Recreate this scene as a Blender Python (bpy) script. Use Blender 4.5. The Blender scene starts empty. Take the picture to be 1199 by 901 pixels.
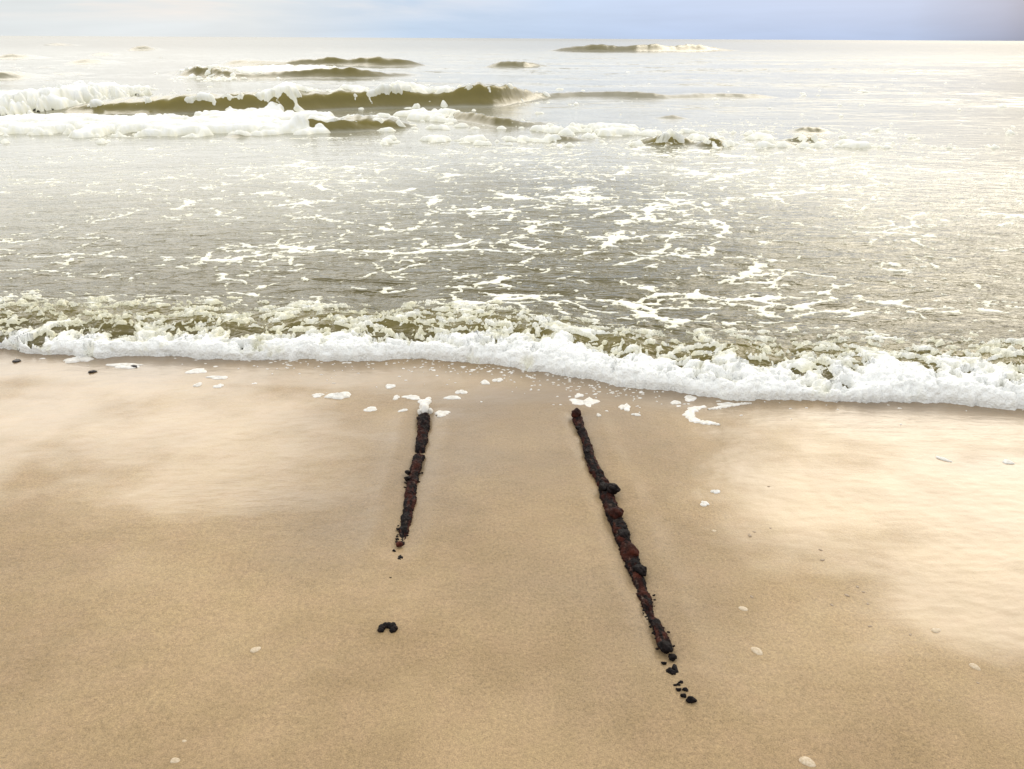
import bpy, math, random
import numpy as np
from mathutils import Matrix, Euler, Vector
from mathutils import noise as mnoise

rng = np.random.RandomState(7)
random.seed(7)
scene = bpy.context.scene
COL = scene.collection

# ------------------------------------------------------------------ camera figures (photo 1199 x 901)
F = 906.0
HCAM = 1.60
PITCH = math.atan((450.5 - 45.0) / F)
ROLL = 0.005
CP, SP = math.cos(PITCH), math.sin(PITCH)

def ground(u, v):
    """point of the flat beach that the photo shows at (u, v): used to measure the place"""
    xr = (u - 599.5) / F
    yr = -(v - 450.5) / F
    xr, yr = xr - ROLL * yr, yr + ROLL * xr
    dz = -SP + CP * yr
    dy = CP + SP * yr
    t = HCAM / max(-dz, 1e-4)
    return xr * t, dy * t

def mpp(u, v):
    """metres per photo pixel across the view, and along the ground, at that point"""
    x, y = ground(u, v)
    r = math.hypot(HCAM, y)
    s = r / F / math.cos(math.atan((v - 450.5) / F)) * 1.0
    y2 = ground(u, v - 0.5)[1]
    y1 = ground(u, v + 0.5)[1]
    return s, abs(y2 - y1)

# ------------------------------------------------------------------ numpy noise
_perm = rng.permutation(1024).astype(np.int64)
_perm = np.concatenate([_perm, _perm])
_ang = rng.rand(1024) * 2 * math.pi
_gx, _gy = np.cos(_ang).astype(np.float32), np.sin(_ang).astype(np.float32)
_rx, _ry = rng.rand(1024).astype(np.float32), rng.rand(1024).astype(np.float32)

def _h(ix, iy, s):
    return _perm[(_perm[(ix + s * 57) & 1023] + iy) & 1023]

def pn(x, y, s=0):
    xi = np.floor(x).astype(np.int64); yi = np.floor(y).astype(np.int64)
    fx = (x - xi).astype(np.float32); fy = (y - yi).astype(np.float32)
    ux = fx * fx * fx * (fx * (fx * 6 - 15) + 10); uy = fy * fy * fy * (fy * (fy * 6 - 15) + 10)
    def g(a, b):
        h = _h(xi + a, yi + b, s)
        return _gx[h] * (fx - a) + _gy[h] * (fy - b)
    n0 = g(0, 0) * (1 - ux) + g(1, 0) * ux
    n1 = g(0, 1) * (1 - ux) + g(1, 1) * ux
    return (n0 * (1 - uy) + n1 * uy) * 1.5

def fbm(x, y, o=4, s=0, gain=.5):
    r = 0; a = 1; t = 0
    for k in range(o):
        r = r + a * pn(x * 2 ** k + 13.7 * k, y * 2 ** k + 7.1 * k, s + k); t += a; a *= gain
    return r / t

def worley(x, y, s=0):
    xi = np.floor(x).astype(np.int64); yi = np.floor(y).astype(np.int64)
    f1 = np.full(x.shape, 9.0, np.float32); f2 = f1.copy()
    for a in (-1, 0, 1):
        for b in (-1, 0, 1):
            h = _h(xi + a, yi + b, s)
            d = np.hypot(xi + a + _rx[h] - x, yi + b + _ry[h] - y).astype(np.float32)
            f2 = np.where(d < f1, f1, np.minimum(f2, d)); f1 = np.minimum(f1, d)
    return f1, f2

def ss(a, b, x):
    t = np.clip((x - a) / (b - a), 0, 1)
    return t * t * (3 - 2 * t)

# ------------------------------------------------------------------ object helpers
def tag(o, label=None, cat=None, group=None, kind=None):
    if label: o['label'] = label
    if cat: o['category'] = cat
    if group: o['group'] = group
    if kind: o['kind'] = kind
    return o

def grid_mesh(name, co, quads, mat, attrs=None, smooth=True):
    me = bpy.data.meshes.new(name)
    nv = len(co); nf = len(quads)
    me.vertices.add(nv); me.vertices.foreach_set('co', co.astype(np.float32).ravel())
    me.loops.add(nf * 4); me.loops.foreach_set('vertex_index', quads.astype(np.int32).ravel())
    me.polygons.add(nf)
    me.polygons.foreach_set('loop_start', np.arange(0, nf * 4, 4, dtype=np.int32))
    me.polygons.foreach_set('loop_total', np.full(nf, 4, dtype=np.int32))
    me.update(calc_edges=True)
    me.polygons.foreach_set('use_smooth', np.full(nf, smooth, dtype=bool))
    for k, v in (attrs or {}).items():
        a = me.attributes.new(k, 'FLOAT', 'POINT')
        a.data.foreach_set('value', v.astype(np.float32).ravel())
    me.materials.append(mat)
    o = bpy.data.objects.new(name, me); COL.objects.link(o)
    return o

def quads_of(nr, nc):
    i = np.arange(nr - 1)[:, None] * nc + np.arange(nc - 1)[None, :]
    i = i.ravel()
    return np.stack([i, i + 1, i + nc + 1, i + nc], 1)

def poly_obj(name, vs, fs, mat, parent=None, smooth=True):
    me = bpy.data.meshes.new(name)
    me.from_pydata([tuple(map(float, v)) for v in vs], [], [tuple(map(int, f)) for f in fs]); me.update()
    me.polygons.foreach_set('use_smooth', [smooth] * len(me.polygons))
    me.materials.append(mat)
    o = bpy.data.objects.new(name, me); COL.objects.link(o)
    if parent: o.parent = parent
    return o

# ------------------------------------------------------------------ material helpers
class NT:
    def __init__(self, name):
        self.m = bpy.data.materials.new(name); self.m.use_nodes = True
        self.t = self.m.node_tree; self.n = self.t.nodes; self.l = self.t.links
        self.b = self.n['Principled BSDF']
    def add(self, ty, **kw):
        n = self.n.new(ty)
        for k, v in kw.items():
            if k.startswith('i_'):
                n.inputs[k[2:].replace('_', ' ')].default_value = v
            else: setattr(n, k, v)
        return n
    def link(self, a, b): self.l.new(a, b)
    def pos(self, scale=(1, 1, 1)):
        g = self.add('ShaderNodeNewGeometry'); mp = self.add('ShaderNodeMapping')
        mp.inputs['Scale'].default_value = scale
        self.link(g.outputs['Position'], mp.inputs['Vector']); return mp.outputs['Vector']
    def noise(self, vec, scale, detail=4, rough=.55, dist=0):
        n = self.add('ShaderNodeTexNoise'); n.inputs['Scale'].default_value = scale
        n.inputs['Detail'].default_value = detail; n.inputs['Roughness'].default_value = rough
        n.inputs['Distortion'].default_value = dist
        self.link(vec, n.inputs['Vector']); return n.outputs['Fac']
    def ramp(self, fac, stops):
        r = self.add('ShaderNodeValToRGB'); e = r.color_ramp.elements
        while len(e) < len(stops): e.new(.5)
        for i, (p, c) in enumerate(stops):
            e[i].position = p; e[i].color = (c[0], c[1], c[2], 1) if isinstance(c, tuple) else (c, c, c, 1)
        self.link(fac, r.inputs['Fac']); return r.outputs['Color']
    def mix(self, f, a, b, mode='MIX'):
        n = self.add('ShaderNodeMix', data_type='RGBA', blend_type=mode)
        for s, v in ((0, f), (6, a), (7, b)):
            if isinstance(v, (int, float)): n.inputs[s].default_value = v if s == 0 else (v, v, v, 1)
            elif isinstance(v, tuple): n.inputs[s].default_value = (*v, 1)
            else: self.link(v, n.inputs[s])
        return n.outputs[2]
    def math(self, op, a, b=None, clamp=False):
        n = self.add('ShaderNodeMath', operation=op, use_clamp=clamp)
        for s, v in ((0, a), (1, b)):
            if v is None: continue
            if isinstance(v, (int, float)): n.inputs[s].default_value = v
            else: self.link(v, n.inputs[s])
        return n.outputs[0]
    def attr(self, name):
        return self.add('ShaderNodeAttribute', attribute_name=name).outputs['Fac']
    def maprange(self, v, a, b, c, d):
        n = self.add('ShaderNodeMapRange'); self.link(v, n.inputs['Value'])
        for k, x in zip(('From Min', 'From Max', 'To Min', 'To Max'), (a, b, c, d)): n.inputs[k].default_value = x
        return n.outputs[0]
    def bump(self, h, strength, dist, prev=None):
        n = self.add('ShaderNodeBump')
        if isinstance(strength, (int, float)): n.inputs['Strength'].default_value = strength
        else: self.link(strength, n.inputs['Strength'])
        n.inputs['Distance'].default_value = dist
        self.link(h, n.inputs['Height'])
        if prev is not None: self.link(prev, n.inputs['Normal'])
        return n.outputs['Normal']

# ------------------------------------------------------------------ materials
def mat_sand():
    s = NT('wet_sand'); b = s.b
    p = s.pos()
    film = s.attr('film')
    big = s.noise(p, 1.3, 4, .6)
    mid = s.noise(p, 9, 5, .6)
    col = s.mix(s.maprange(big, .38, .62, 0, 1), (.300, .208, .103), (.405, .290, .152))
    col = s.mix(s.math('MULTIPLY', s.maprange(mid, .4, .7, 0, 1), .35), col, (.42, .28, .165))
    col = s.mix(s.attr('dark_sand'), col, (.225, .170, .112))
    g1 = s.noise(p, 300, 3, .75)
    g2 = s.noise(p, 95, 3, .65)
    grain = s.ramp(g1, [(.30, .60), (.5, 1.0), (.72, 1.38)])
    grain2 = s.ramp(g2, [(.32, .78), (.5, 1.0), (.7, 1.18)])
    ffac = s.math('SUBTRACT', 1.0, s.math('MULTIPLY', film, .8))
    grain = s.mix(ffac, (1.0, 1.0, 1.0), grain)
    col = s.mix(1.0, col, grain, 'MULTIPLY')
    col = s.mix(s.math('MULTIPLY', ffac, .9), col, s.mix(1.0, col, grain2, 'MULTIPLY'))
    # dark heavy-mineral specks
    sp = s.add('ShaderNodeTexVoronoi', feature='F1'); sp.inputs['Scale'].default_value = 55
    s.link(p, sp.inputs['Vector'])
    dark = s.math('LESS_THAN', sp.outputs['Distance'], .10)
    col = s.mix(s.math('MULTIPLY', dark, .35), col, (.16, .10, .06))
    s.link(col, b.inputs['Base Color'])
    b.inputs['IOR'].default_value = 1.34
    s.link(s.maprange(film, 0, 1, .55, .30), b.inputs['Roughness'])
    s.link(s.math('MULTIPLY', film, .75), b.inputs['Coat Weight'])
    b.inputs['Coat Roughness'].default_value = .16
    b.inputs['Coat IOR'].default_value = 1.36
    # relief: grains, wind-stretched runnels
    st = s.math('MULTIPLY', ffac, .55)
    n = s.bump(g1, st, .0035)
    n = s.bump(g2, s.math('MULTIPLY', ffac, .5), .006, n)
    rip = s.noise(s.pos((7, 30, 1)), 1, 4, .6, 1.6)
    n2 = s.bump(rip, s.math('MULTIPLY', s.attr('runnel'), .5), .006, n)
    s.link(n2, b.inputs['Normal'])
    rip2 = s.bump(s.noise(s.pos((5, 22, 1)), 1, 4, .6, 1.8), s.math('MULTIPLY', s.attr('runnel'), .5), .006)
    s.link(rip2, b.inputs['Coat Normal'])
    return s.m

def mat_water():
    s = NT('turbid_water'); b = s.b
    p = s.pos()
    shal = s.attr('shallow'); thin = s.attr('thin')
    n0 = s.noise(s.pos((1, 2.5, 1)), .9, 4, .6)
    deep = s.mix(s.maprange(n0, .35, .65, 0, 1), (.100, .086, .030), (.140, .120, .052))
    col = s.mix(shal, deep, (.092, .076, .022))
    col = s.mix(s.attr('milky_sheen'), col, (.305, .295, .225))  # pale aerated water; sky sheen, dimmer in the centre, put into the colour
    col = s.mix(thin, col, (.19, .155, .035))  # olive wave faces; light through the thin crests put into the colour
    s.link(col, b.inputs['Base Color'])
    b.inputs['IOR'].default_value = 1.333
    s.link(s.attr('rough'), b.inputs['Roughness'])
    r1 = s.noise(s.pos((1.0, 2.8, 1)), 6, 3, .5, 1.2)
    r2 = s.noise(s.pos((1.0, 2.2, 1)), 2.2, 4, .6, .8)
    n = s.bump(r1, s.attr('chop'), .022)
    n = s.bump(r2, s.attr('chop'), .06, n)
    s.link(n, b.inputs['Normal'])
    return s.m

def mat_foam(name='sea_foam', hi=(.88, .89, .87), lo=(.74, .715, .53)):
    s = NT(name); b = s.b
    p = s.pos()
    t = s.attr('body')
    col = s.mix(t, lo, hi)
    bub = s.add('ShaderNodeTexVoronoi', feature='F1'); bub.inputs['Scale'].default_value = 90
    s.link(p, bub.inputs['Vector'])
    fine = s.noise(p, 60, 4, .7)
    col = s.mix(s.maprange(fine, .5, .75, 0, .25), col, lo)
    s.link(col, b.inputs['Base Color'])
    b.inputs['Roughness'].default_value = .55
    b.inputs['IOR'].default_value = 1.33
    n = s.bump(bub.outputs['Distance'], .5, .008)
    n = s.bump(fine, .5, .01, n)
    s.link(n, b.inputs['Normal'])
    return s.m

def mat_rust():
    s = NT('rusted_iron'); b = s.b
    p = s.pos()
    a = s.noise(p, 26, 5, .65)
    c = s.noise(p, 130, 4, .7)
    e = s.noise(p, 7, 2, .5)
    f = s.math('ADD', s.math('MULTIPLY', a, .6), s.math('MULTIPLY', e, .4))
    col = s.ramp(f, [(.36, (.008, .002, .0015)), (.46, (.028, .005, .002)), (.58, (.062, .013, .006)), (.72, (.14, .042, .022))])
    col = s.mix(s.attr('crust'), col, (.004, .0018, .0018))
    col = s.mix(s.math('MULTIPLY', s.attr('grit'), s.maprange(c, .44, .60, 0, .85)), col, (.30, .22, .17))
    s.link(col, b.inputs['Base Color'])
    b.inputs['Specular IOR Level'].default_value = .14
    s.link(s.maprange(c, .3, .7, .5, .9), b.inputs['Roughness'])
    n = s.bump(c, .7, .004)
    n = s.bump(a, .8, .01, n)
    s.link(n, b.inputs['Normal'])
    return s.m

def mat_crust():
    s = NT('black_crust'); b = s.b
    p = s.pos()
    c = s.noise(p, 90, 4, .7)
    col = s.ramp(c, [(.35, (.002, .0015, .0015)), (.55, (.006, .003, .003)), (.75, (.03, .018, .015))])
    s.link(col, b.inputs['Base Color'])
    b.inputs['Roughness'].default_value = .6; b.inputs['Specular IOR Level'].default_value = .12
    s.link(s.bump(c, .8, .005), b.inputs['Normal'])
    return s.m

def mat_simple(name, c1, c2, scale, rough):
    s = NT(name); p = s.pos()
    s.link(s.mix(s.maprange(s.noise(p, scale, 4, .6), .35, .65, 0, 1), c1, c2), s.b.inputs['Base Color'])
    s.b.inputs['Roughness'].default_value = rough
    s.link(s.bump(s.noise(p, scale * 3, 3, .6), .4, .002), s.b.inputs['Normal'])
    return s.m

M_SAND, M_WATER, M_FOAM = mat_sand(), mat_water(), mat_foam()
M_RUST, M_CRUST = mat_rust(), mat_crust()
M_FLECK = mat_simple('settled_foam', (.80, .79, .76), (.66, .62, .54), 60, .5)
M_SHELL = mat_simple('bleached_shell', (.62, .52, .38), (.46, .35, .22), 160, .45)
M_STONE = mat_simple('wet_stone', (.26, .19, .12), (.36, .27, .18), 140, .45)
M_DARK = mat_simple('dark_weed', (.012, .010, .010), (.03, .02, .015), 140, .4)

# ------------------------------------------------------------------ the shoreline and the waves, measured from the photo
def curve(pts, f):
    """pts [(u, v, ...)] -> sorted arrays of world x, y and the rest"""
    A = []
    for p in pts:
        x, y = ground(p[0], p[1]); A.append((x, y) + tuple(f(p)))
    A = np.array(sorted(A)); return A

SHORE = curve([(-420, 398), (-250, 402), (-120, 405), (0, 408), (60, 415), (120, 418), (170, 415), (250, 421), (330, 420), (400, 421), (500, 420),
               (560, 425), (620, 433), (680, 440), (740, 452), (800, 460), (860, 467), (900, 466), (1000, 470), (1100, 471), (1199, 477),
               (1330, 483), (1500, 492), (1700, 500)], lambda p: ())
def shore_y(x):
    y = np.interp(x, SHORE[:, 0], SHORE[:, 1])
    y = y + np.where(x < SHORE[0, 0], (SHORE[0, 0] - x) * .02, 0) - np.where(x > SHORE[-1, 0], (x - SHORE[-1, 0]) * .02, 0)
    return y + .022 * pn(x * 4.2, x * 0 + .5, 3) + .014 * pn(x * 11, x * 0 + .5, 4) + .016 * pn(x * 20, x * 0 + .5, 5) + .008 * pn(x * 60, x * 0 + .5, 6)

# crests: list of (u, v_foot, height px); steepness of front; length of back
CRESTS = [
    dict(p=[(40, 134, 0), (75, 134, 14), (110, 135, 27), (170, 135, 32), (210, 134, 35), (250, 134, 31), (330, 133, 32), (370, 131, 25), (410, 129, 18), (440, 128, 22), (480, 127, 15),
            (530, 127, 14), (560, 127, 22), (575, 127, 27), (596, 125, 22), (612, 121, 5), (640, 116, 5), (655, 115, 2), (680, 114, 6), (705, 114, 2), (730, 115, 6), (770, 117, 5), (790, 116, 1), (820, 115, 4), (850, 115, 2), (885, 115, 5), (910, 116, 0)], front=.75, back=1.5),
    dict(p=[(335, 156, 0), (352, 156, 16), (400, 155, 17), (450, 153, 14), (480, 152, 0)], front=.42, back=.8),
    dict(p=[(515, 138, 0), (535, 141, 8), (560, 146, 9), (590, 151, 8), (620, 150, 4), (650, 145, 0)], front=.45, back=.6),
    dict(p=[(180, 88, 0), (200, 90, 8), (230, 92, 14), (262, 94, 11), (285, 94, 5), (300, 93, 5), (345, 92, 10), (400, 93, 15), (450, 92, 10), (485, 90, 0)], front=1.2, back=2.4),
    dict(p=[(250, 77, 0), (265, 78, 9), (325, 79, 7), (350, 78, 8), (400, 78, 10), (470, 79, 11), (495, 78, 0)], front=1.5, back=3.0),
    dict(p=[(640, 61, 0), (665, 61, 5), (750, 61.5, 6), (820, 60.5, 6), (870, 60, 0)], front=2.5, back=5),
    dict(p=[(570, 80, 0), (585, 80.5, 7), (620, 80, 5), (650, 78, 0)], front=1.1, back=2.0),
    dict(p=[(35, 54, 0), (55, 54, 3), (90, 54, 0)], front=3, back=6),
    dict(p=[(95, 66, 0), (110, 66, 4), (130, 66, 0)], front=2, back=4),
    dict(p=[(65, 76, 0), (85, 76, 6), (125, 76, 0)], front=1.6, back=3),
    dict(p=[(143, 60, 0), (155, 60, 6), (175, 60, 0)], front=2.4, back=4),
    dict(p=[(-30, 70, 0), (0, 70, 6), (35, 70, 0)], front=1.6, back=3),
    dict(p=[(-60, 95, 0), (-20, 95, 9), (25, 94, 0)], front=1.2, back=2.2),
    dict(p=[(40, 90, 0), (55, 90, 5), (72, 90, 0)], front=1.2, back=2.2),
    dict(p=[(755, 171, 0), (765, 172, 11), (785, 172, 14), (803, 171, 11), (815, 171, 0)], front=.30, back=.35),
    dict(p=[(824, 173, 0), (832, 174, 9), (838, 174, 14), (846, 173, 6), (852, 173, 0)], front=.24, back=.25),
    dict(p=[(918, 168, 0), (935, 168, 10), (950, 168, 12), (968, 166, 8), (976, 165, 0)], front=.32, back=.4),
    dict(p=[(940, 157, 0), (950, 157, 7), (968, 157, 6), (975, 157, 0)], front=.35, back=.4),
    dict(p=[(775, 140, 0), (790, 140, 5), (802, 140, 0)], front=.4, back=.5),
    dict(p=[(640, 167, 0), (655, 167, 6), (690, 166, 0)], front=.3, back=.3),
    dict(p=[(140, 160, 0), (150, 160, 6), (163, 160, 0)], front=.3, back=.3),
    dict(p=[(265, 162, 0), (273, 162, 7), (280, 162, 0)], front=.25, back=.25),
    # beyond the frame, so that the wave goes on
    dict(p=[(-900, 120, 0), (-700, 122, 20), (-400, 126, 20), (-160, 130, 12), (-60, 132, 6), (40, 134, 0)], front=.8, back=1.6),
    dict(p=[(1350, 110, 0), (1600, 108, 14), (2000, 105, 16), (2300, 104, 0)], front=.9, back=1.8),
]
for c in CRESTS:
    A = curve(c['p'], lambda p: (p[2] * mpp(p[0], p[1])[0],))
    xx = np.linspace(A[0, 0] - 1, A[-1, 0] + 1, 900); sg = max(.45 * c['front'], .022 * (A[-1, 0] - A[0, 0])) / (xx[1] - xx[0])
    kk = np.exp(-(np.arange(-140, 141) / sg) ** 2 / 2); kk /= kk.sum()
    pad = lambda a: np.convolve(np.pad(a, 140, mode='edge'), kk, 'valid')
    yy = pad(np.interp(xx, A[:, 0], A[:, 1])); hh = pad(np.interp(xx, A[:, 0], A[:, 2], left=0, right=0)) * 1.06
    c['A'] = np.stack([xx, yy, hh], 1)

def blob(X, Y, u, v, hu, hv, soft=.35, rot=0):
    """soft ellipse on the ground whose centre and half sizes are measured from the photo"""
    cx, cy = ground(u, v); s, g = mpp(u, v)
    x0, yn = ground(u, v + hv); x1, yf = ground(u, v - hv)
    ry = (yf - yn) / 2; cy = (yf + yn) / 2; rx = hu * s
    dx, dy = X - cx, Y - cy
    d = np.sqrt((dx / rx) ** 2 + (dy / ry) ** 2)
    return 1 - ss(1 - soft, 1 + soft, d)

# ------------------------------------------------------------------ sea grid
def steps():
    d = []; y = -0.12
    while y < 9000:
        d.append(y)
        yy = y + 3.8
        if y < .10: st = .0035
        elif y < .75: st = .0065
        elif yy < 8: st = .010 + (yy - 4.4) * .0055
        elif yy < 19: st = .030 + (yy - 8) * .0032
        elif yy < 27: st = .065
        elif yy < 50: st = .065 + (yy - 27) * .0065
        elif yy < 130: st = .215 + (yy - 50) * .009
        else: st = .94 * (yy / 130) ** 1.6
        y += min(st, 400)
    return np.array(d)
ROW = steps()
dense = np.linspace(-3.05, 3.05, 1220)
side = 3.05 + np.geomspace(.008, 400, 90)
S = np.concatenate([-side[::-1], dense, side])
nr, nc = len(ROW), len(S)
print('sea grid', nr, nc)
D = ROW[:, None] + S[None, :] * 0
spread = 1 + np.maximum(ROW, 0) / 3.9
X = S[None, :] * spread[:, None]
# the shoreline bends only the near rows
Ys = shore_y(X)
Ymean = 3.8
wgt = np.exp(-np.maximum(D, 0) / 2.2)
Y = D + Ymean + (Ys - Ymean) * wgt
DF = Y - Ys                                 # distance behind the foot of the last wave
far = ss(10, 40, Y)

# --- surface height
Xw = X + .35 * pn(X * .5, Y * .5, 11); Yw = Y + .35 * pn(X * .5 + 9, Y * .5, 12)
def band(lo, hi): return ss(lo[0], lo[1], Y) * (1 - ss(hi[0], hi[1], Y))
H = np.zeros_like(X)
slope_sea = .0
H += .014 * fbm(Xw * 1.1, Yw * 3.1, 4, 20) * (1 - far * .3)
H += .011 * (1 - np.abs(fbm(Xw * 1.9, Yw * 5.0, 3, 24)) * 2) * (1 - ss(9, 20, Y))
H += .030 * fbm(Xw * .45, Yw * 1.3, 4, 28) * ss(6, 20, Y)
H += .12 * fbm(Xw * .10, Yw * .34, 4, 32) * ss(25, 70, Y)
H += .10 * fbm(Xw * .03, Yw * .12, 3, 36) * ss(60, 200, Y)
H += .25 * fbm(X * .008, Y * .03, 3, 40) * ss(150, 500, Y)
H += .055 * (1 - np.abs(fbm(Xw * .55, Yw * 1.7, 4, 44)) * 2.2) * ss(14, 20, Y) * (1 - ss(60, 110, Y)) * ss(-.1, .35, fbm(X * .12, Y * .2, 2, 48) + .12)
H *= (ss(.0, .5, DF) * .9 + .1) * (1 - .55 * ss(5.0, 9, Y) * (1 - ss(25, 50, Y)))
# --- crests
SH = np.zeros_like(X); THIN = np.zeros_like(X); FRONT = np.zeros_like(X); CREST = np.zeros_like(X)
DYc = np.zeros_like(X)
for k, c in enumerate(CRESTS):
    A = c['A']
    r0 = np.searchsorted(Y[:, nc // 2], A[:, 1].min() - 2 - c['front'] * 2) - 4
    r1 = np.searchsorted(Y[:, nc // 2], A[:, 1].max() + 2 + c['back'] * 5) + 4
    r0 = max(r0, 0); sl = slice(r0, r1)
    x, y = X[sl], Y[sl]
    wob = c['front'] * .25 * pn(x / c['front'] * .8, y * 0 + k, 50 + k)
    foot = np.interp(x, A[:, 0], A[:, 1]) + wob
    h = np.interp(x, A[:, 0], A[:, 2], left=0, right=0)
    h = h * (1 + .22 * pn(x / c['front'] * .9, y * 0 + k * 3.1, 60 + k) + .12 * pn(x / c['front'] * 3.1, y * 0 + k * 3.1, 160 + k))
    d = y - foot
    fr, bk = c['front'], c['back']
    up = np.clip(d / fr, 0, 1); rise = np.sin(up * math.pi / 2) ** 1.25
    prof = np.where(d < 0, 0, np.where(d < fr, rise, np.exp(-((d - fr) / bk) ** 2)))
    hp = h * prof
    H[sl] = np.maximum(H[sl] * (1 - .6 * prof * (h > .03)), 0) * 0 + H[sl] * (1 - .5 * prof) + hp
    big = np.clip(h / (fr * .6), 0, 1)
    FRONT[sl] = np.maximum(FRONT[sl], big * ss(0, .25 * fr, d) * (1 - ss(.75 * fr, fr * 1.15, d)))
    CREST[sl] = np.maximum(CREST[sl], big * np.exp(-((d - fr * .95) / (fr * .35)) ** 2))
    H[sl] += big * .10 * fr * fbm(x * 2.0 / fr, y * 1.6 / fr, 5, 170) * prof
    THIN[sl] = np.maximum(THIN[sl], big * ss(.35, 1.0, up) * np.where(d < fr * 1.3, 1, np.exp(-((d - fr * 1.3) / (fr * .4)) ** 2)))
    DYc[sl] -= big * fr * .30 * ss(.3, 1, up) * np.exp(-np.maximum(d - fr, 0) / (fr * .8))      # crest leans over the face
# --- last wave on the beach
strong_x = ss(ground(60, 420)[0], ground(820, 460)[0], X)
hb = (.080 + .016 * strong_x) * (1 + .30 * pn(X * .9, X * 0 + 2.2, 70) + .18 * pn(X * 2.8, X * 0 + 1.2, 71))
xn, _ = ground(60, 412)
Lf = .12
q = np.clip(DF / Lf, 0, 1)
toeh = np.maximum(0, 1 - (1 - q) ** 2)
swell = ss(.05, .36 + .08 * pn(X * 1.1, X * 0 + 6.6, 73), DF) * np.exp(-(np.maximum(DF - .46, 0) / (.40 + .12 * pn(X * 1.3, X * 0 + .4, 72))) ** 2)
pf = .42 * toeh * np.exp(-np.maximum(DF - .3, 0) / .6) + .62 * swell * (1 + .35 * pn(X * 1.6, X * 0 + 9.1, 75)) + .05 * np.exp(-np.maximum(DF - .8, 0) / 3.0) * (DF > 0)
pf = np.where(DF < 0, 0, pf)
H += hb * pf
lump = np.exp(-(DF - .38) ** 2 / .07)
H += .030 * lump * fbm(X * 4, DF * 6, 3, 74)
H = np.where(DF < 0, -.02 + 0 * H + DF * .3, H)

# --- foam: where, how thick
warpx = X + .16 * fbm(X * 1.6, Y * 1.6, 3, 80); warpy = Y + .20 * fbm(X * 1.6 + 5, Y * 1.6, 3, 84)
def lace(sc, w, s, sy=1.25):
    f1, f2 = worley(warpx * sc * .75, warpy * sc * sy * 1.1, s)
    return 1 - ss(0, w, f2 - f1)
L1 = lace(1.3, .13, 90); L2 = lace(3.4, .19, 91); L3 = lace(8.5, .36, 92)
patch = fbm(X * .55, Y * .9, 4, 95); patch2 = fbm(X * 1.9, Y * 2.6, 4, 99); fine = fbm(X * 9, Y * 13, 3, 103); fine2 = fbm(X * 24, Y * 30, 2, 106)
dens = (.50 * blob(X, Y, 720, 270, 210, 100) + .50 * blob(X, Y, 760, 205, 260, 40) + .55 * blob(X, Y, 1060, 210, 260, 70)
        + .30 * blob(X, Y, 470, 280, 200, 90) + .28 * blob(X, Y, 220, 280, 260, 90) + .42 * blob(X, Y, 300, 205, 420, 40)
        + .38 * blob(X, Y, 1050, 330, 260, 90) + .35 * blob(X, Y, 590, 370, 90, 40) + .45 * blob(X, Y, 180, 350, 220, 28) + .3 * blob(X, Y, 900, 370, 300, 30) + .12)
dens = np.clip(dens, 0, .9)
web = np.maximum(L1 * .95, L2 * .72) + .20 * L3 * L2
Fm = web * .62 + patch * .50 + patch2 * .70 + fine * .75 + fine2 * .45 + dens * .56 + .14 - 1.0
Fm = Fm - ss(14, 24, Y) * .5
# broken patches of the outer surf
wash = np.zeros_like(X)
for b_ in [(150, 150, 230, 11, 1.0), (20, 126, 75, 16, 1.0), (-90, 130, 110, 22, 1.0), (100, 112, 28, 10, .9), (305, 86, 62, 8, 1.0), (440, 120, 70, 8, .6), (500, 119, 40, 9, .9),
           (300, 140, 90, 9, .8), (420, 141, 60, 5, .6), (500, 138, 40, 7, .7), (490, 150, 60, 6, .45), (690, 155, 80, 7, .62), (830, 160, 110, 8, .42), (930, 160, 60, 8, .4),
           (860, 172, 220, 6, .45), (560, 168, 110, 6, .40), (1050, 172, 110, 7, .4), (640, 124, 60, 4, .3), (345, 128, 22, 8, .8)]:
    wash = np.maximum(wash, b_[4] * blob(X, Y, b_[0], b_[1], b_[2], b_[3], .45))
Fo = wash * 1.35 + fbm(X * .8, Y * .9, 4, 110) * 1.2 + fbm(X * 2.6, Y * 3.6, 4, 114) * 1.7 - .86
# torn lips and streaks down the wave faces
Fo2 = (CREST + .5 * FRONT) * 1.1 + fbm(X * 1.3, Y * .8, 4, 118) * 1.7 + fbm(X * 5, Y * 3, 3, 121) * 1.2 - 1.62
farcaps = fbm(X * .06, Y * .28, 4, 125) * 1.5 + fbm(X * .5, Y * 1.2, 3, 128) * .5 - .95 - (1 - ss(28, 45, Y)) * 2 - ss(200, 400, Y)
Fo = np.maximum(Fo, farcaps * .6)
faceA = FRONT * (1 - .0)
Fo = Fo - faceA * .95 * ss(.05, .3, H)
Fo = np.maximum(Fo, Fo2)
Fo = np.where(Y < 13, -1, Fo)
# last wave
w = ss(-.01, .02, DF)
strong = ss(ground(60, 420)[0], ground(820, 460)[0], X)
edge = .015 + .075 * strong + .09 * pn(X * 1.7, X * 0 + 5, 130) + .09 * pn(X * 5, X * 0 + 5, 131) + .05 * pn(X * 13, X * 0 + 5, 132)
x0_, _ = ground(30, 400)
hole = .55 * np.exp(-((X - ground(20, 405)[0]) / .16) ** 2) * np.exp(-((DF - .03) / .07) ** 2)
solid = (1 - ss(.0, .20, DF - edge)) * (1 - .62 * ss(.05, .45, fbm(X * 3, DF * 6, 3, 133)))
f1, f2 = worley(warpx * 9 + .5 * fine, warpy * 12 + .5 * fine2, 134); net = 1 - ss(0, .36, f2 - f1)
f1b, f2b = worley(warpx * 22, warpy * 26, 135); net2 = 1 - ss(0, .5, f2b - f1b)
reach = 1 - ss(.45, 1.20 + .25 * pn(X * 1.2, X * 0 + 8, 136), DF)
right = ss(ground(780, 440)[0], ground(1000, 440)[0], X)
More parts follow.
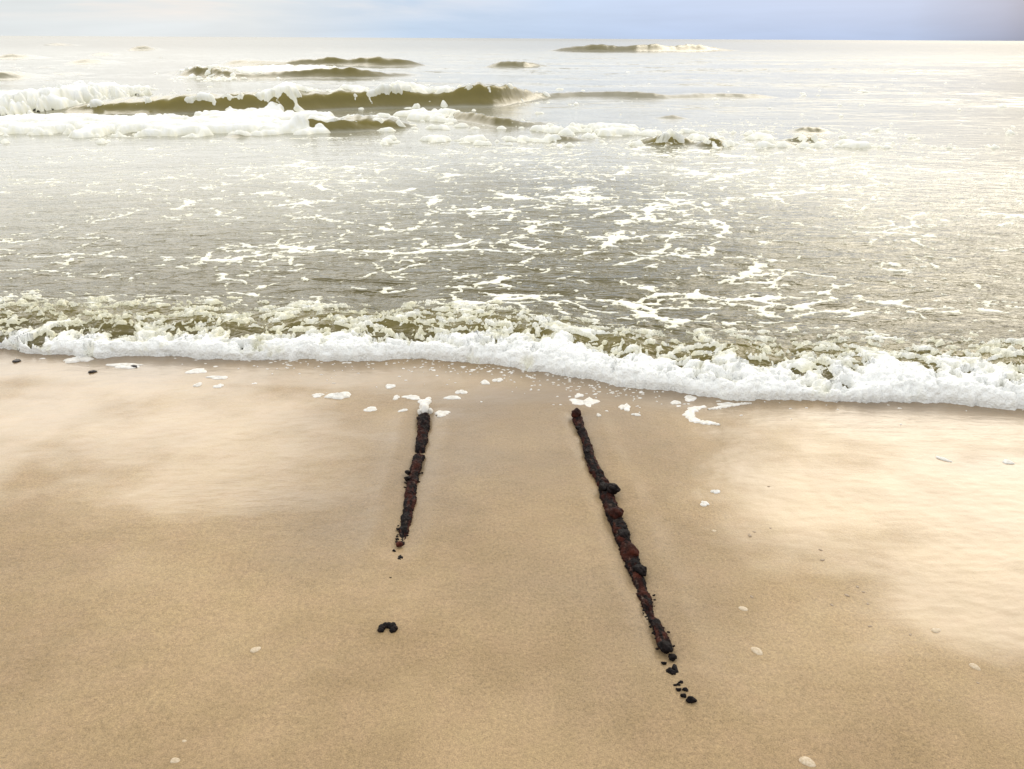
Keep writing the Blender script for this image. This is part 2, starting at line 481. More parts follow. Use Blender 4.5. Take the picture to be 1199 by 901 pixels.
Fs = solid * .95 + reach * (net * .66 + net2 * .40 + .16) + patch2 * .7 + fbm(X * 7, Y * 10, 4, 137) * 1.3 - .70 + .30 * (1 - ss(.02, .10, DF)) - hole * 2.6 - .08 * reach * (1 - solid)
Fs = np.where(DF < 1.5, Fs, -1) - ss(1.0, 1.5, DF) * 1.0
toe = ss(-.006, .012, DF + .012 * pn(X * 30, X * 0 + 2, 138))
Fs = np.where(DF > -.02, Fs, -1)

# billows
m = (DF < 1.4) & (DF > -.1)
bil = np.zeros_like(X)
for sc, amp, sd in ((8, .016, 139), (15, .014, 140), (31, .012, 141), (66, .007, 142)):
    xx, yy = (X + .02 * pn(X * 8, Y * 8, 143))[m], (Y * 1.15)[m]
    a1, _ = worley(xx * sc, (yy * .8 + H[m] * 1.1) * sc, sd)
    bil[m] += amp * np.sqrt(np.maximum(0, 1 - (a1 / .85) ** 2))
# toe stands back: undercut, thin shade line at the foot
tShore = np.clip(Fs, -.6, 1)
zS = np.where(tShore > 0, .010 * ss(0, .25, tShore) + bil * ss(.05, .6, tShore) * (.22 + .78 * solid) * ss(-.01, .05, DF), np.maximum(tShore, -.4) * .03)
zS = zS - .03 * (1 - toe)
mO = (Y > 13) & (Y < 60)
bo = np.zeros_like(X)
for sc, amp, sd in ((.9, .05, 150), (2.3, .045, 151), (5.5, .03, 152), (11, .015, 153)):
    a1, _ = worley((X[mO] + .1 * pn(X[mO] * 2, Y[mO] * 2, 9)) * sc, (Y[mO] * .8 + H[mO] * 1.2) * sc, sd)
    bo[mO] += amp * np.sqrt(np.maximum(0, 1 - (a1 / .85) ** 2))
spray = blob(X, Y, 100, 122, 40, 14, .5) * .22 + blob(X, Y, 40, 124, 70, 14, .5) * .06
calm = .40 + .55 * ss(.3, .9, wash) + .25 * FRONT

def soft(a, k=2):
    for _ in range(k):
        a[1:-1] = (a[:-2] + 2 * a[1:-1] + a[2:]) / 4
        a[:, 1:-1] = (a[:, :-2] + 2 * a[:, 1:-1] + a[:, 2:]) / 4
    return a
lean = DYc
ZW = H
YW = Y + lean
co = np.stack([X, YW, ZW], -1).reshape(-1, 3)
Q = quads_of(nr, nc)
rough = .07 + .06 * ss(5, 20, Y) + .06 * ss(25, 90, Y) + .06 * ss(150, 800, Y)
shal = 1 - ss(.4, 3.2, DF)
thin = np.clip(FRONT * .6 + THIN * .5 + .5 * lump * ss(.04, .10, H) * (DF < .8), 0, 1)
cut = (Y[:-1, :-1] < 1e9).ravel()
sea = grid_mesh('sea', co, Q[cut], M_WATER, dict(shallow=shal, thin=thin, rough=rough, milky_sheen=np.clip(ss(5.0, 10.5, Y + .8 * patch) * (1 - ss(60, 160, Y)) * (.85 + .4 * patch - .45 * blob(X, Y, 640, 290, 190, 95, .6)), 0, 1) * (1 - np.clip(FRONT * 1.5, 0, 1)), chop=.70 - .55 * ss(5.5, 12, Y)))
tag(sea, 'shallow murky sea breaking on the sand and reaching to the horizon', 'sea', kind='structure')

def foam_obj(name, Fv, Z, Yv, body, label, region):
    mk = (Fv > -.16) & region; ab = (Fv > -.004) & region
    mk2 = mk.ravel()[Q].all(1) | ab.ravel()[Q].any(1)
    q = Q[mk2]
    ids, inv = np.unique(q.ravel(), return_inverse=True)
    c = np.stack([X, Yv, Z], -1).reshape(-1, 3)[ids]
    o = grid_mesh(name, c, inv.reshape(-1, 4), M_FOAM, dict(body=body.ravel()[ids]))
    tag(o, label, 'foam', kind='stuff'); return o

foam_obj('shore_foam', Fs, ZW + zS, YW - bil * .75 * ss(.16, .0, DF - .02) * ss(-.02, .02, DF), np.clip(.12 + .70 * solid + .8 * fine + .4 * patch2 + .45 * (Fs - .15) + .2 * strong, 0, 1),
         'thick white frothy foam along the front of the wave running up the sand', (DF < 1.5))
zL = np.where(Fm > 0, .004 * ss(0, .3, Fm) + .004 * fine * ss(0, .3, Fm), np.maximum(Fm, -.25) * .10)
foam_obj('foam_streaks', Fm, ZW + zL, YW, np.clip(.05 + Fm * 2.0, 0, 1),
         'lacy white foam streaks drifting on the shallow water behind the last wave', (DF > .55) & (Y < 24))
zO = np.where(Fo > 0, (.03 + bo * calm + spray * (1 + .8 * fbm(X * 1.2, Y * 1.2, 4, 155))) * ss(0, .45, Fo), np.maximum(Fo, -.25) * .35)
zO = soft(zO, 1)
foam_obj('surf_foam', Fo, ZW + zO, YW - .5 * bo * ss(0, .4, Fo) * FRONT, np.clip(.40 + Fo * .9 + .5 * fine, 0, 1),
         'broken white surf foam around the breakers offshore', (Y > 13) & (Y < 420))
print('sea done')

# ------------------------------------------------------------------ beach
def sand_z(x, y):
    sy = np.interp(x, SHORE[:, 0], SHORE[:, 1])
    z = .010 * fbm(x * .45, y * .6, 4, 200) * ss(0, .4, sy - y + .1)
    z = z + .0025 * fbm(x * 2.5, y * 4, 4, 204) * ss(0, .3, sy - y + .1)
    z = z + .0012 * fbm(x * 14, y * 26, 3, 208) * ss(0, .3, sy - y + .1)
    z = z - .06 * np.maximum(y - sy - .02, 0)
    z = np.maximum(z, -14)
    for path in (LEFT, RIGHT):                      # scour beside each bar
        dd = seg_dist(x, y, path)
        z = z - (.012 + .006 * pn(x * 9, y * 9, 230)) * np.exp(-(dd / .045) ** 2) + (.005 + .005 * pn(x * 7, y * 5, 231)) * np.exp(-((dd - .10) / .045) ** 2)
    return z

def seg_dist(x, y, P):
    d = np.full(np.shape(x), 1e9)
    for (x0, y0), (x1, y1) in zip(P[:-1], P[1:]):
        L = (x1 - x0) ** 2 + (y1 - y0) ** 2
        t = np.clip(((x - x0) * (x1 - x0) + (y - y0) * (y1 - y0)) / L, 0, 1)
        d = np.minimum(d, np.hypot(x - x0 - t * (x1 - x0), y - y0 - t * (y1 - y0)))
    return d

LEFT_PX = [(497, 486, 7.2), (495, 505, 7.0), (492, 525, 6.6), (489, 540, 6.2), (486, 552, 6.2), (482, 570, 7.4), (479, 592, 7.0), (475, 612, 6.6), (472, 628, 5.6), (469, 638, 5.0)]
RIGHT_PX = [(675, 488, 6.6), (679, 498, 5.6), (685, 513, 5.0), (691, 533, 5.8), (699, 553, 6.4), (706, 567, 7.0), (711, 579, 8.6), (716, 592, 8.4), (720, 606, 8.8), (728, 625, 8.6), (735, 645, 8.6),
            (742, 665, 8.4), (751, 685, 8.0), (756, 700, 7.4), (762, 716, 6.2), (769, 732, 5.6), (776, 748, 7.0), (780, 760, 6.4)]
LEFT = [ground(u, v) for u, v, _ in LEFT_PX]
RIGHT = [ground(u, v) for u, v, _ in RIGHT_PX]

ys = np.concatenate([-np.geomspace(.05, 2500, 40)[::-1] + .9, np.linspace(.92, 4.6, 760), 4.6 + np.geomspace(.02, 600, 60)])
sx = np.concatenate([-(.86 + np.geomspace(.01, 700, 60))[::-1], np.linspace(-.86, .86, 620), .86 + np.geomspace(.01, 700, 60)])
YY = ys[:, None] + sx[None, :] * 0
XX = sx[None, :] * (np.clip(YY, .9, 40) + .35)
ZZ = sand_z(XX, YY)
sy = np.interp(XX, SHORE[:, 0], SHORE[:, 1])
n1 = fbm(XX * 1.3, YY * 1.9, 5, 210); n2 = fbm(XX * 5, YY * 8, 3, 216)
film = np.zeros_like(XX)
for b_ in [(90, 500, 330, 75, 1.0), (280, 555, 150, 55, .9), (470, 500, 160, 30, .5), (-120, 560, 200, 90, .9), (1060, 620, 215, 135, 1.0), (930, 570, 110, 90, .9), (1130, 690, 120, 90, 1.0), (1300, 640, 160, 140, 1.0),
           (1050, 520, 260, 45, .95), (700, 455, 420, 22, .75), (260, 440, 400, 22, .9)]:
    film = np.maximum(film, b_[4] * blob(XX, YY, b_[0], b_[1], b_[2], b_[3], .55))
near = 1 - ss(.0, .55, sy - YY)
film = film + n1 * .75 + n2 * .22 - .10 + .35 * near
film = ss(.0, 1.05, film)
film = np.where(YY > sy, 1, film)
film = np.maximum(film, .12 + .30 * ss(1.9, 3.3, YY) + .25 * n1)
run = np.clip(blob(XX, YY, 290, 600, 110, 45) + blob(XX, YY, 1080, 500, 190, 36) + blob(XX, YY, 960, 545, 60, 14) + .35 * near + .12 * ss(.5, .9, film), 0, 1)
dark_sand = np.maximum.reduce([.75 * blob(XX, YY, 585, 520, 190, 90, .7), .85 * near, .5 * blob(XX, YY, 850, 500, 40, 60, .7), .6 * blob(XX, YY, 1190, 545, 90, 16, .7), .45 * blob(XX, YY, 700, 690, 130, 110, .8), .5 * blob(XX, YY, 380, 600, 90, 60, .8)])  # damp band at the waterline; elsewhere broad darker patches
dark_sand = np.clip(dark_sand * (.75 + .9 * n1) + .12 * ss(.05, .5, fbm(XX * .9 + 7, YY * 1.6, 4, 222)), 0, .85)
run = run * (1 - .75 * ss(.5, .9, film) * blob(XX, YY, 1060, 660, 260, 110, .5))
sand = grid_mesh('beach', np.stack([XX, YY, ZZ], -1).reshape(-1, 3), quads_of(*XX.shape), M_SAND, dict(film=film, runnel=run, dark_sand=dark_sand))
tag(sand, 'wet tan sand beach with shiny water film in patches', 'beach', kind='structure')
def szat(x, y): return float(sand_z(np.array([x]), np.array([y]))[0])

# ------------------------------------------------------------------ rusty bars
import bmesh
def lump_verts(c, r, seed, sub=2, squash=(1, 1, 1), amp=.28, rot=0.):
    bm = bmesh.new(); bmesh.ops.create_icosphere(bm, subdivisions=sub, radius=1)
    rs = np.random.RandomState(seed); ph = rs.rand(6) * 6.3
    vs = []
    for v in bm.verts:
        p = v.co
        n = math.sin(p.x * 2.3 + ph[0]) * math.sin(p.y * 2.7 + ph[1]) + .6 * math.sin(p.z * 4.1 + ph[2] + p.x * 3) + .4 * math.sin(p.y * 6.3 + ph[3]) * math.sin(p.x * 7.1 + ph[4])
        k = 1 + amp * n + (.0 if sub < 3 else .16 * mnoise.noise((p + Vector((seed % 97, 0, 0))) * 2.2) + .12 * mnoise.noise((p + Vector((seed % 89, 3, 0))) * 5))
        x, y, z = p.x * squash[0] * k * r, p.y * squash[1] * k * r, p.z * squash[2] * k * r
        vs.append((c[0] + x * math.cos(rot) - y * math.sin(rot), c[1] + x * math.sin(rot) + y * math.cos(rot), c[2] + z))
    fs = [[v.index for v in f.verts] for f in bm.faces]; bm.free()
    return vs, fs

class Acc:
    def __init__(self): self.v = []; self.f = []
    def add(self, vf):
        n = len(self.v); self.v += vf[0]; self.f += [[i + n for i in f] for f in vf[1]]

def bar(name, PX, label, seed, dips):
    rs = np.random.RandomState(seed)
    P = np.array([ground(u, v) for u, v, _ in PX]); R = np.array([w_ * mpp(u, v)[0] for u, v, w_ in PX])
    seg = np.concatenate([[0], np.cumsum(np.hypot(*np.diff(P, axis=0).T))])
    L = seg[-1]; n = int(L / .0024); m_ = 54
    base = bpy.data.objects.new(name, None); COL.objects.link(base)
    x0, y0 = P[len(P) // 2]; base.location = (x0, y0, 0); tag(base, label, 'iron bar')
    s = np.linspace(0, L, n)
    cx = np.interp(s, seg, P[:, 0]); cy = np.interp(s, seg, P[:, 1]); rr = np.interp(s, seg, R)
    tx = np.gradient(cx, s); ty = np.gradient(cy, s)
    bury = np.zeros(n)
    for (a, wd, dep) in dips: bury += dep * np.exp(-((s - a * L) / wd) ** 2)
    bury += .005 * pn(s * 9, s * 0 + seed, seed) + .005 * pn(s * 34, s * 0 + seed, seed + 1)
    th = np.linspace(0, 2 * math.pi, m_, endpoint=False)
    TH, SS_ = np.meshgrid(th, s)
    arc = TH * rr.mean()
    wx, wy = SS_ + .006 * pn(SS_ * 60, arc * 60, seed), arc + .006 * pn(SS_ * 60 + 9, arc * 60, seed)
    def cell(sc, sd):
        a1, a2 = worley(wx * sc, wy * sc, sd); return np.sqrt(np.maximum(0, 1 - (a1 / .8) ** 2))
    b1, b2, b3 = cell(34, seed), cell(75, seed + 1), cell(170, seed + 2)
    pat = fbm(SS_ * 9, arc * 12, 3, seed + 5)
    kn = ss(-.15, .35, pat)
    r = rr[:, None] * (.58 + .14 * pn(SS_ * 150, arc * 150, seed + 6) +  .34 * b1 * kn + .22 * b2 + .10 * b3 + .16 * pn(SS_ * 14, TH * 0, seed + 3) + .12 * pn(SS_ * 30, arc * 30, seed + 4))
    crust = np.clip(.16 + .84 * ss(-.16, .18, .6 * fbm(SS_ * 5, arc * 22 + 4, 3, seed + 8) + .6 * fbm(SS_ * 32, arc * 40 + 4, 3, seed + 9) + .25 * (b2 - .5)), 0, 1)
    grit = ss(.1, .4, fbm(SS_ * 20, arc * 30, 3, seed + 11)) * (1 - b2)
    cap = np.minimum(np.minimum(s, L - s) / (rr * .9), 1); r = r * np.sqrt(np.clip(1 - (1 - cap) ** 2, 0.01, 1))[:, None]
    VX = cx[:, None] + ty[:, None] * np.cos(TH) * r - x0
    VY = cy[:, None] - tx[:, None] * np.cos(TH) * r - y0
    VZ = (-rr * .20 - bury)[:, None] + np.sin(TH) * r * .8
    vs = np.stack([VX, VY, VZ], -1).reshape(-1, 3)
    fs = []
    for i in range(n - 1):
        for j in range(m_):
            j2 = (j + 1) % m_
            fs.append((i * m_ + j, i * m_ + j2, (i + 1) * m_ + j2, (i + 1) * m_ + j))
    fs.append(tuple(range(m_))[::-1]); fs.append(tuple((n - 1) * m_ + j for j in range(m_)))
    core = poly_obj('iron_core', vs, fs, M_RUST, base)
    for nm, ar in (('crust', crust), ('grit', grit)):
        at = core.data.attributes.new(nm, 'FLOAT', 'POINT'); at.data.foreach_set('value', ar.astype(np.float32).ravel())
    return base, (x0, y0)

def knob(base, org, u, v, rpx, name='crust_knob', mat=M_CRUST, z=.012, squash=(1, 1, .8), seed=1, rot=0, amp=.2):
    x, y = ground(u, v); r = rpx * .86 * mpp(u, v)[0]
    acc = Acc(); acc.add(lump_verts((x - org[0], y - org[1], z), r, seed, 4, squash, amp, rot))
    return poly_obj(name, acc.v, acc.f, mat, base)

bl, ol = bar('rusty_iron_bar', LEFT_PX, 'shorter rusty bar half buried in the sand, its seaward end capped with white foam', 31,
             [(.355, .014, .030), (.80, .10, .006), (.97, .04, .012)])
knob(bl, ol, 467.5, 638.5, 4.6, 'rust_nodule', M_RUST, .004, (1, 1, .7), 3, 0, .08)
knob(bl, ol, 461.5, 645.5, 2.2, 'crust_crumb', M_CRUST, .001, (1, .8, .7), 4)
knob(bl, ol, 469.3, 655, 3.6, 'crust_crumb', M_CRUST, .002, (1, 1.2, .7), 5, .3, .4)
knob(bl, ol, 464.8, 668, 1.7, 'crust_crumb', M_CRUST, .001, (1, .7, .7), 6)
knob(bl, ol, 457.3, 677.5, 2.1, 'crust_crumb', M_CRUST, .001, (1.2, .6, .7), 7, -.5)
knob(bl, ol, 454, 690, 1.2, 'crust_crumb', M_CRUST, .001, (1, 1, .7), 8)
knob(bl, ol, 477.5, 556, 3.6, 'crust_knob', M_CRUST, .010, (1, 1, .8), 9)
knob(bl, ol, 477.0, 563, 3.6, 'crust_knob', M_CRUST, .010, (1.1, 1, .8), 10)

br, orr = bar('rusty_iron_bar', RIGHT_PX, 'longer rusty knobbly bar running down the sand towards the viewer, black knob on its side', 47,
              [(.0, .01, .0), (.82, .035, .016), (.90, .03, .018)])
knob(br, orr, 674.5, 488, 7.2, 'rust_nodule', M_RUST, .014, (.9, 1.2, .9), 11, 0, .12)
knob(br, orr, 677, 502.5, 3.4, 'crust_knob', M_CRUST, .006, (1, 1, .8), 12)
knob(br, orr, 687, 530.5, 3.6, 'crust_knob', M_CRUST, .006, (1, 1.2, .8), 13)
knob(br, orr, 717, 578.5, 8.6, 'crust_knob', M_CRUST, .022, (1, .9, .8), 14, 0, .14)
knob(br, orr, 707, 574, 7.0, 'crust_knob', M_CRUST, .014, (1, 1.1, .8), 15)
knob(br, orr, 721, 606, 9.6, 'rust_nodule', M_RUST, .018, (.95, 1.1, .8), 16, 0, .10)
knob(br, orr, 730, 629, 8.6, 'crust_knob', M_CRUST, .012, (1, 1.1, .8), 17)
knob(br, orr, 740, 650, 8.8, 'rust_nodule', M_RUST, .016, (.9, 1.3, .8), 18, .3, .12)
knob(br, orr, 750, 671, 8.6, 'crust_knob', M_CRUST, .010, (1, 1, .8), 19)
knob(br, orr, 779, 760, 8.0, 'crust_knob', M_CRUST, .008, (1, 1.15, .7), 20, 0, .2)
knob(br, orr, 787, 770.5, 4.8, 'crust_crumb', M_CRUST, .003, (1, 1, .7), 21)
knob(br, orr, 777.5, 777, 2.8, 'crust_crumb', M_CRUST, .001, (1.2, .7, .7), 22)
knob(br, orr, 785.5, 788, 5.2, 'crust_crumb', M_CRUST, .003, (1, 1, .7), 23)
knob(br, orr, 790.5, 784.5, 4.6, 'crust_crumb', M_CRUST, .003, (.8, 1.4, .7), 24)
for i, (u, v, r_) in enumerate([(797, 800, 2.8), (794, 802.5, 2.3), (790.5, 803, 2.0), (794.5, 808, 2.9), (802.5, 808, 3.1), (800.3, 815, 3.3)]):
    knob(br, orr, u, v, r_, 'crust_crumb', M_CRUST, .001, (1.15, .8, .7), 30 + i)
rsk = np.random.RandomState(12)
for i in range(34):
    t_ = rsk.rand(); side_ = -1 if rsk.rand() < .7 else 1
    j_ = 13 + t_ * 4; u_ = np.interp(j_, range(18), [q_[0] for q_ in RIGHT_PX]); v_ = np.interp(j_, range(18), [q_[1] for q_ in RIGHT_PX])
    knob(br, orr, u_ + side_ * rsk.uniform(5, 10), v_ + rsk.uniform(-3, 3), rsk.uniform(.8, 2.0), 'crust_crumb', M_CRUST, .0, (1.2, .8, .7), 60 + i)
for i in range(22):
    t_ = rsk.rand(); j_ = rsk.choice([4, 7.3, 8.0]) + t_ * 1.2; side_ = -1 if rsk.rand() < .75 else 1
    u_ = np.interp(j_, range(10), [q_[0] for q_ in LEFT_PX]); v_ = np.interp(j_, range(10), [q_[1] for q_ in LEFT_PX])
    knob(bl, ol, u_ + side_ * rsk.uniform(5, 8.5), v_ + rsk.uniform(-3, 3), rsk.uniform(.8, 1.8), 'crust_crumb', M_CRUST, .0, (1.2, .8, .7), 110 + i)
knob(br, orr, 809.3, 820.8, 5.0, 'crust_crumb', M_CRUST, .003, (1.1, .8, .7), 40, .2)

# kidney-shaped lump on its own
acc = Acc()
x0, y0 = ground(454, 737); s0 = mpp(454, 737)[0]
for (du, dv, r_) in ((-8.0, 2.0, 3.6), (-6.5, -1, 4.0), (-3.0, -3.0, 4.0), (1.5, -3.6, 4.0), (5.2, -2.4, 4.4), (7.4, .5, 4.2), (6.0, 2.2, 3.6)):
    x, y = ground(454 + du, 737 + dv)
    acc.add(lump_verts((x - x0, y - y0, .003), r_ * s0, int(50 + du), 3, (1, 1, .8), .08))
o = poly_obj('tarry_lump', acc.v, acc.f, M_CRUST); o.location = (x0, y0, 0)
tag(o, 'kidney shaped black lump lying alone on the sand below the shorter rusty bar', 'lump')

# ------------------------------------------------------------------ foam scraps left on the sand
def patch_mesh(w, d, seed, lobes=.35, thick=.004, holes=0, bend=0., n=30, rings=9):
    """thin pad of froth with an irregular outline; w, d half sizes in metres"""
    rs = np.random.RandomState(seed); ph = rs.rand(8) * 6.28
    vs = []; fs = []
    th = np.linspace(0, 2 * math.pi, n, endpoint=False)
    out = 1 + lobes * (.55 * np.sin(2 * th + ph[0]) + .45 * np.sin(3 * th + ph[1]) + .32 * np.sin(5 * th + ph[2]) + .22 * np.sin(8 * th + ph[3]))
    out = np.maximum(out, .3)
    for k in range(rings + 1):
        f = k / rings
        z = thick * math.sqrt(max(0, 1 - f ** 4)) - (.002 if k == rings else 0)
        for j in range(n):
            x, y = w * out[j] * f * math.cos(th[j]), d * out[j] * f * math.sin(th[j])
            y += bend * x * x / w
            zz = z * (1 + .35 * math.sin(x * 900 + ph[4]) * math.sin(y * 700 + ph[5]))
            vs.append((x, y, zz))
    for k in range(rings):
        for j in range(n):
            j2 = (j + 1) % n
            a, b, c, d_ = k * n + j, k * n + j2, (k + 1) * n + j2, (k + 1) * n + j
            fs.append((a, d_, c) if k == 0 else (a, d_, c, b))
    return vs, fs

def scrap(u, v, hw, hv, seed, label, group=None, lobes=.35, thick=.005, rot=0, bend=0., n=30, mat=None, name='foam_scrap', cat='foam'):
    x, y = ground(u, v); s, g = mpp(u, v)
    vs, fs = patch_mesh(hw * s, hv * g, seed, lobes, thick, bend=bend, n=n)
    o = poly_obj(name, vs, fs, mat or M_FLECK); o.location = (x, y, szat(x, y)); o.rotation_euler = (0, 0, rot)
    return tag(o, label, cat, group)

# cap of froth behind the end of the left bar: one pad with humps
x, y = ground(497.5, 477.5); s0, g0 = mpp(497.5, 477.5)
acc = Acc()
for (du, dv, ru, th_) in ((0, 4, 5.6, .030), (-1, 0, 6, .026), (2, -5, 6.5, .016), (-4, -6, 4, .012), (4, -9, 4, .010), (-6.5, 6, 2.2, .018), (7, 5, 2.6, .018)):
    xx, yy = ground(497.5 + du, 477.5 + dv)
    acc.add(lump_verts((xx - x, yy - y, .002), 1.0, int(90 + du * 3 + dv), 3, (ru * s0, ru * s0 * 1.25, th_), .12))
o = poly_obj('foam_heap', acc.v, acc.f, M_FLECK); o.location = (x, y, 0)
tag(o, 'heap of white foam caught against the seaward end of the shorter rusty bar', 'foam')
scrap(685, 471.5, 13, 5.5, 5, 'star shaped white foam patch just beyond the top of the longer rusty bar', lobes=.55, n=64)
scrap(678, 463.5, 6, 2, 6, 'small foam scrap above the star shaped foam patch', lobes=.4)
scrap(397, 465, 14, 4, 7, 'bright oval foam scrap, largest left of the shorter rusty bar', lobes=.28, thick=.010)
scrap(372, 464.5, 7, 2.4, 8, 'pale foam scrap beside the bright oval one, on its left', lobes=.25)
scrap(434, 480, 7.5, 3, 9, 'egg shaped foam scrap alone to the left of the shorter bar head', lobes=.2)
scrap(518, 485, 10, 3, 10, 'flat foam scrap touching the right side of the shorter bar head', lobes=.3)
scrap(472, 482, 6, 1.3, 12, 'thin slanting foam sliver left of the foam heap', lobes=.2, rot=.5)
scrap(457, 453.5, 7, 2.2, 13, 'slanted foam scrap near the wave, up and left of the shorter bar', lobes=.25, rot=.3)
scrap(482, 466, 11, 2.6, 14, 'long foam scrap above the foam heap of the shorter bar', lobes=.3)
scrap(464, 466.5, 4, 2.5, 15, 'stubby foam scrap at the left tip of a long one', lobes=.3)
scrap(530, 466, 9, 2.4, 16, 'flat foam scrap up and right of the shorter bar', lobes=.25)
scrap(540, 459.5, 6.5, 2.4, 17, 'foam scrap nearer the wave between the two bars', lobes=.3)
scrap(568, 448.5, 6, 2.2, 18, 'foam scrap near the wave foot between the bars, leftmost of a row', lobes=.3)
scrap(583, 446, 6, 2, 19, 'foam scrap near the wave foot between the bars, rightmost of a row', lobes=.3)
scrap(147, 428.5, 22, 2.8, 20, 'long white foam strip lying on the sand at the far left', lobes=.3, thick=.006)
scrap(92, 421.5, 15, 3.4, 21, 'white foam mound close under the wave at the far left', lobes=.3, thick=.010)
scrap(231, 435.5, 10, 3.6, 22, 'pale foam scrap left of centre beneath the wave', lobes=.35)
scrap(255, 443.5, 13, 1.9, 23, 'thin foam streak right under a pale foam scrap', lobes=.3)
scrap(256, 453.5, 6, 2.2, 24, 'small pale foam dab below a thin foam streak', lobes=.3)
scrap(232, 452, 5, 2, 25, 'small pale foam dab with a thin streak to its upper right', lobes=.3)
scrap(732, 477, 6, 4.5, 26, 'foam scrap right of the star shaped patch', lobes=.4, rot=-.5)
scrap(745, 485.5, 5, 1.4, 27, 'tiny foam tail below right of a foam scrap', lobes=.3)
scrap(791, 472, 7.5, 2.0, 28, 'slanted foam sliver left of the crescent foam', lobes=.2, rot=.35)
scrap(808, 467, 8, 3.4, 29, 'pale foam pad under the wave above the crescent foam', lobes=.25)
scrap(701, 487, 2.8, 1.6, 30, 'tiny foam dot right of the longer bar head', lobes=.3)
scrap(838, 576, 5, 2.2, 31, 'bright foam chip on the sand right of the longer bar, upper of two', lobes=.3)
scrap(825, 590, 5.5, 2.6, 32, 'bright foam chip on the sand right of the longer bar, lower of two', lobes=.3)
scrap(850, 474, 10, 2.2, 34, 'pale foam strip right of the crescent foam near the wave', lobes=.3)
scrap(1104, 538, 9, 1.5, 35, 'thin bright foam sliver on the shiny sand at the right', lobes=.2, rot=-.7)
scrap(1180, 541, 7, 2.2, 36, 'small foam scrap on the shiny sand near the right edge', lobes=.3)
# the crescent: a swept pad
def sweep_pad(pts, seed, label):
    P = np.array([ground(u, v) for u, v, _ in pts]); W = np.array([w_ * mpp(u, v)[0] for u, v, w_ in pts])
    t = np.linspace(0, len(pts) - 1, 60); k = np.arange(len(pts))
    cx = np.interp(t, k, P[:, 0]); cy = np.interp(t, k, P[:, 1]); ww = np.interp(t, k, W)
    for _ in range(4):
        cx[1:-1] = (cx[:-2] + cx[1:-1] * 2 + cx[2:]) / 4; cy[1:-1] = (cy[:-2] + cy[1:-1] * 2 + cy[2:]) / 4; ww[1:-1] = (ww[:-2] + 2 * ww[1:-1] + ww[2:]) / 4
    tx, ty = np.gradient(cx), np.gradient(cy); l = np.hypot(tx, ty); tx /= l; ty /= l
    rs = np.random.RandomState(seed)
    vs = []; fs = []; n = 9; ox, oy = cx[30], cy[30]
    for i in range(60):
        wl = ww[i] * (1 + .35 * math.sin(i * .9 + 1) * math.sin(i * .37)); 
        for j in range(n):
            a = j / (n - 1) * 2 - 1
            vs.append((cx[i] - ty[i] * a * wl - ox, cy[i] + tx[i] * a * wl - oy, .006 * math.sqrt(max(0, 1 - a ** 4)) * (1 + .2 * math.sin(i * 1.7 + j)) - .001))
    for i in range(59):
        for j in range(n - 1): fs.append((i * n + j, (i + 1) * n + j, (i + 1) * n + j + 1, i * n + j + 1))
    o = poly_obj('foam_scrap', vs, fs, M_FLECK); o.location = (ox, oy, szat(ox, oy)); return tag(o, label, 'foam')
sweep_pad([(826, 476.5, 3), (812, 479, 6), (806, 485, 6.5), (810, 491, 6.5), (820, 494.5, 5), (834, 495.5, 4), (843, 498, 1)], 3, 'crescent shaped white foam on the sand right of the longer bar')
sweep_pad([(829, 480, 1), (840, 478, 3), (856, 475, 3.2), (872, 473, 2), (880, 473, .5)], 4, 'pale curved foam arm reaching right above the crescent foam')

# uncountable small flecks at the foot of the wave
acc = Acc(); rs = np.random.RandomState(5)
for k in range(330):
    zone = rs.rand()
    if zone < .40: u, sp = rs.normal(590, 110), 1.0
    elif zone < .72: u, sp = rs.normal(690, 60), 1.0
    elif zone < .9: u, sp = rs.normal(370, 60), .8
    else: u, sp = rs.uniform(-100, 1300), .5
    x, _ = ground(u, 440); yv = float(np.interp(x, SHORE[:, 0], SHORE[:, 1])) - abs(rs.normal(0, .15)) * sp - .02
    r_ = rs.uniform(.002, .006) * (1.8 if rs.rand() < .12 else 1)
    z = szat(x, yv)
    vs, fs = patch_mesh(r_ * rs.uniform(1, 2.4), r_, rs.randint(1e6), .4, .0025, n=10, rings=2)
    acc.add(([(a + x, b + yv, c + z) for a, b, c in vs], fs))
o = poly_obj('foam_flecks', acc.v, acc.f, M_FLECK)
tag(o, 'tiny white foam flecks strewn on the wet sand at the foot of the wave', 'foam', kind='stuff')

# ------------------------------------------------------------------ shells, pebbles, dark bits
def shell(u, v, hw, seed, label, rot=0):
    """a cupped bivalve half with growth ridges"""
    x, y = ground(u, v); s = mpp(u, v)[0]; r = hw * s
    vs = []; fs = []; n, rg = 24, 8
    for k in range(rg + 1):
        f = k / rg
        for j in range(n):
            th = 2 * math.pi * j / n
            ro = 1 - .22 * max(0, math.cos(th)) ** 3 * -1 + .05 * math.sin(3 * th + seed)
            px_ = r * f * ro * math.cos(th); py_ = r * .72 * f * ro * math.sin(th)
            z = r * .30 * math.sqrt(max(0, 1 - f * f)) * (1 + .05 * math.sin(f * 30)) - (.002 if k == rg else 0)
            vs.append((px_, py_, z))
    for k in range(rg):
        for j in range(n):
            j2 = (j + 1) % n; a, b, c, d = k * n + j, k * n + j2, (k + 1) * n + j2, (k + 1) * n + j
            fs.append((a, d, c) if k == 0 else (a, d, c, b))
    o = poly_obj('shell', vs, fs, M_SHELL); o.location = (x, y, szat(x, y) - .0005); o.rotation_euler = (.1, .08, rot)
    return tag(o, label, 'shell')
shell(299, 762, 5.5, 1, 'small white shell alone on the plain sand left of the black lump', .6)
shell(205, 892, 4.5, 2, 'small pale shell at the bottom edge of the sand on the left', .1)
shell(945, 891, 7.5, 3, 'pale shell at the bottom edge of the sand on the right', -.5)
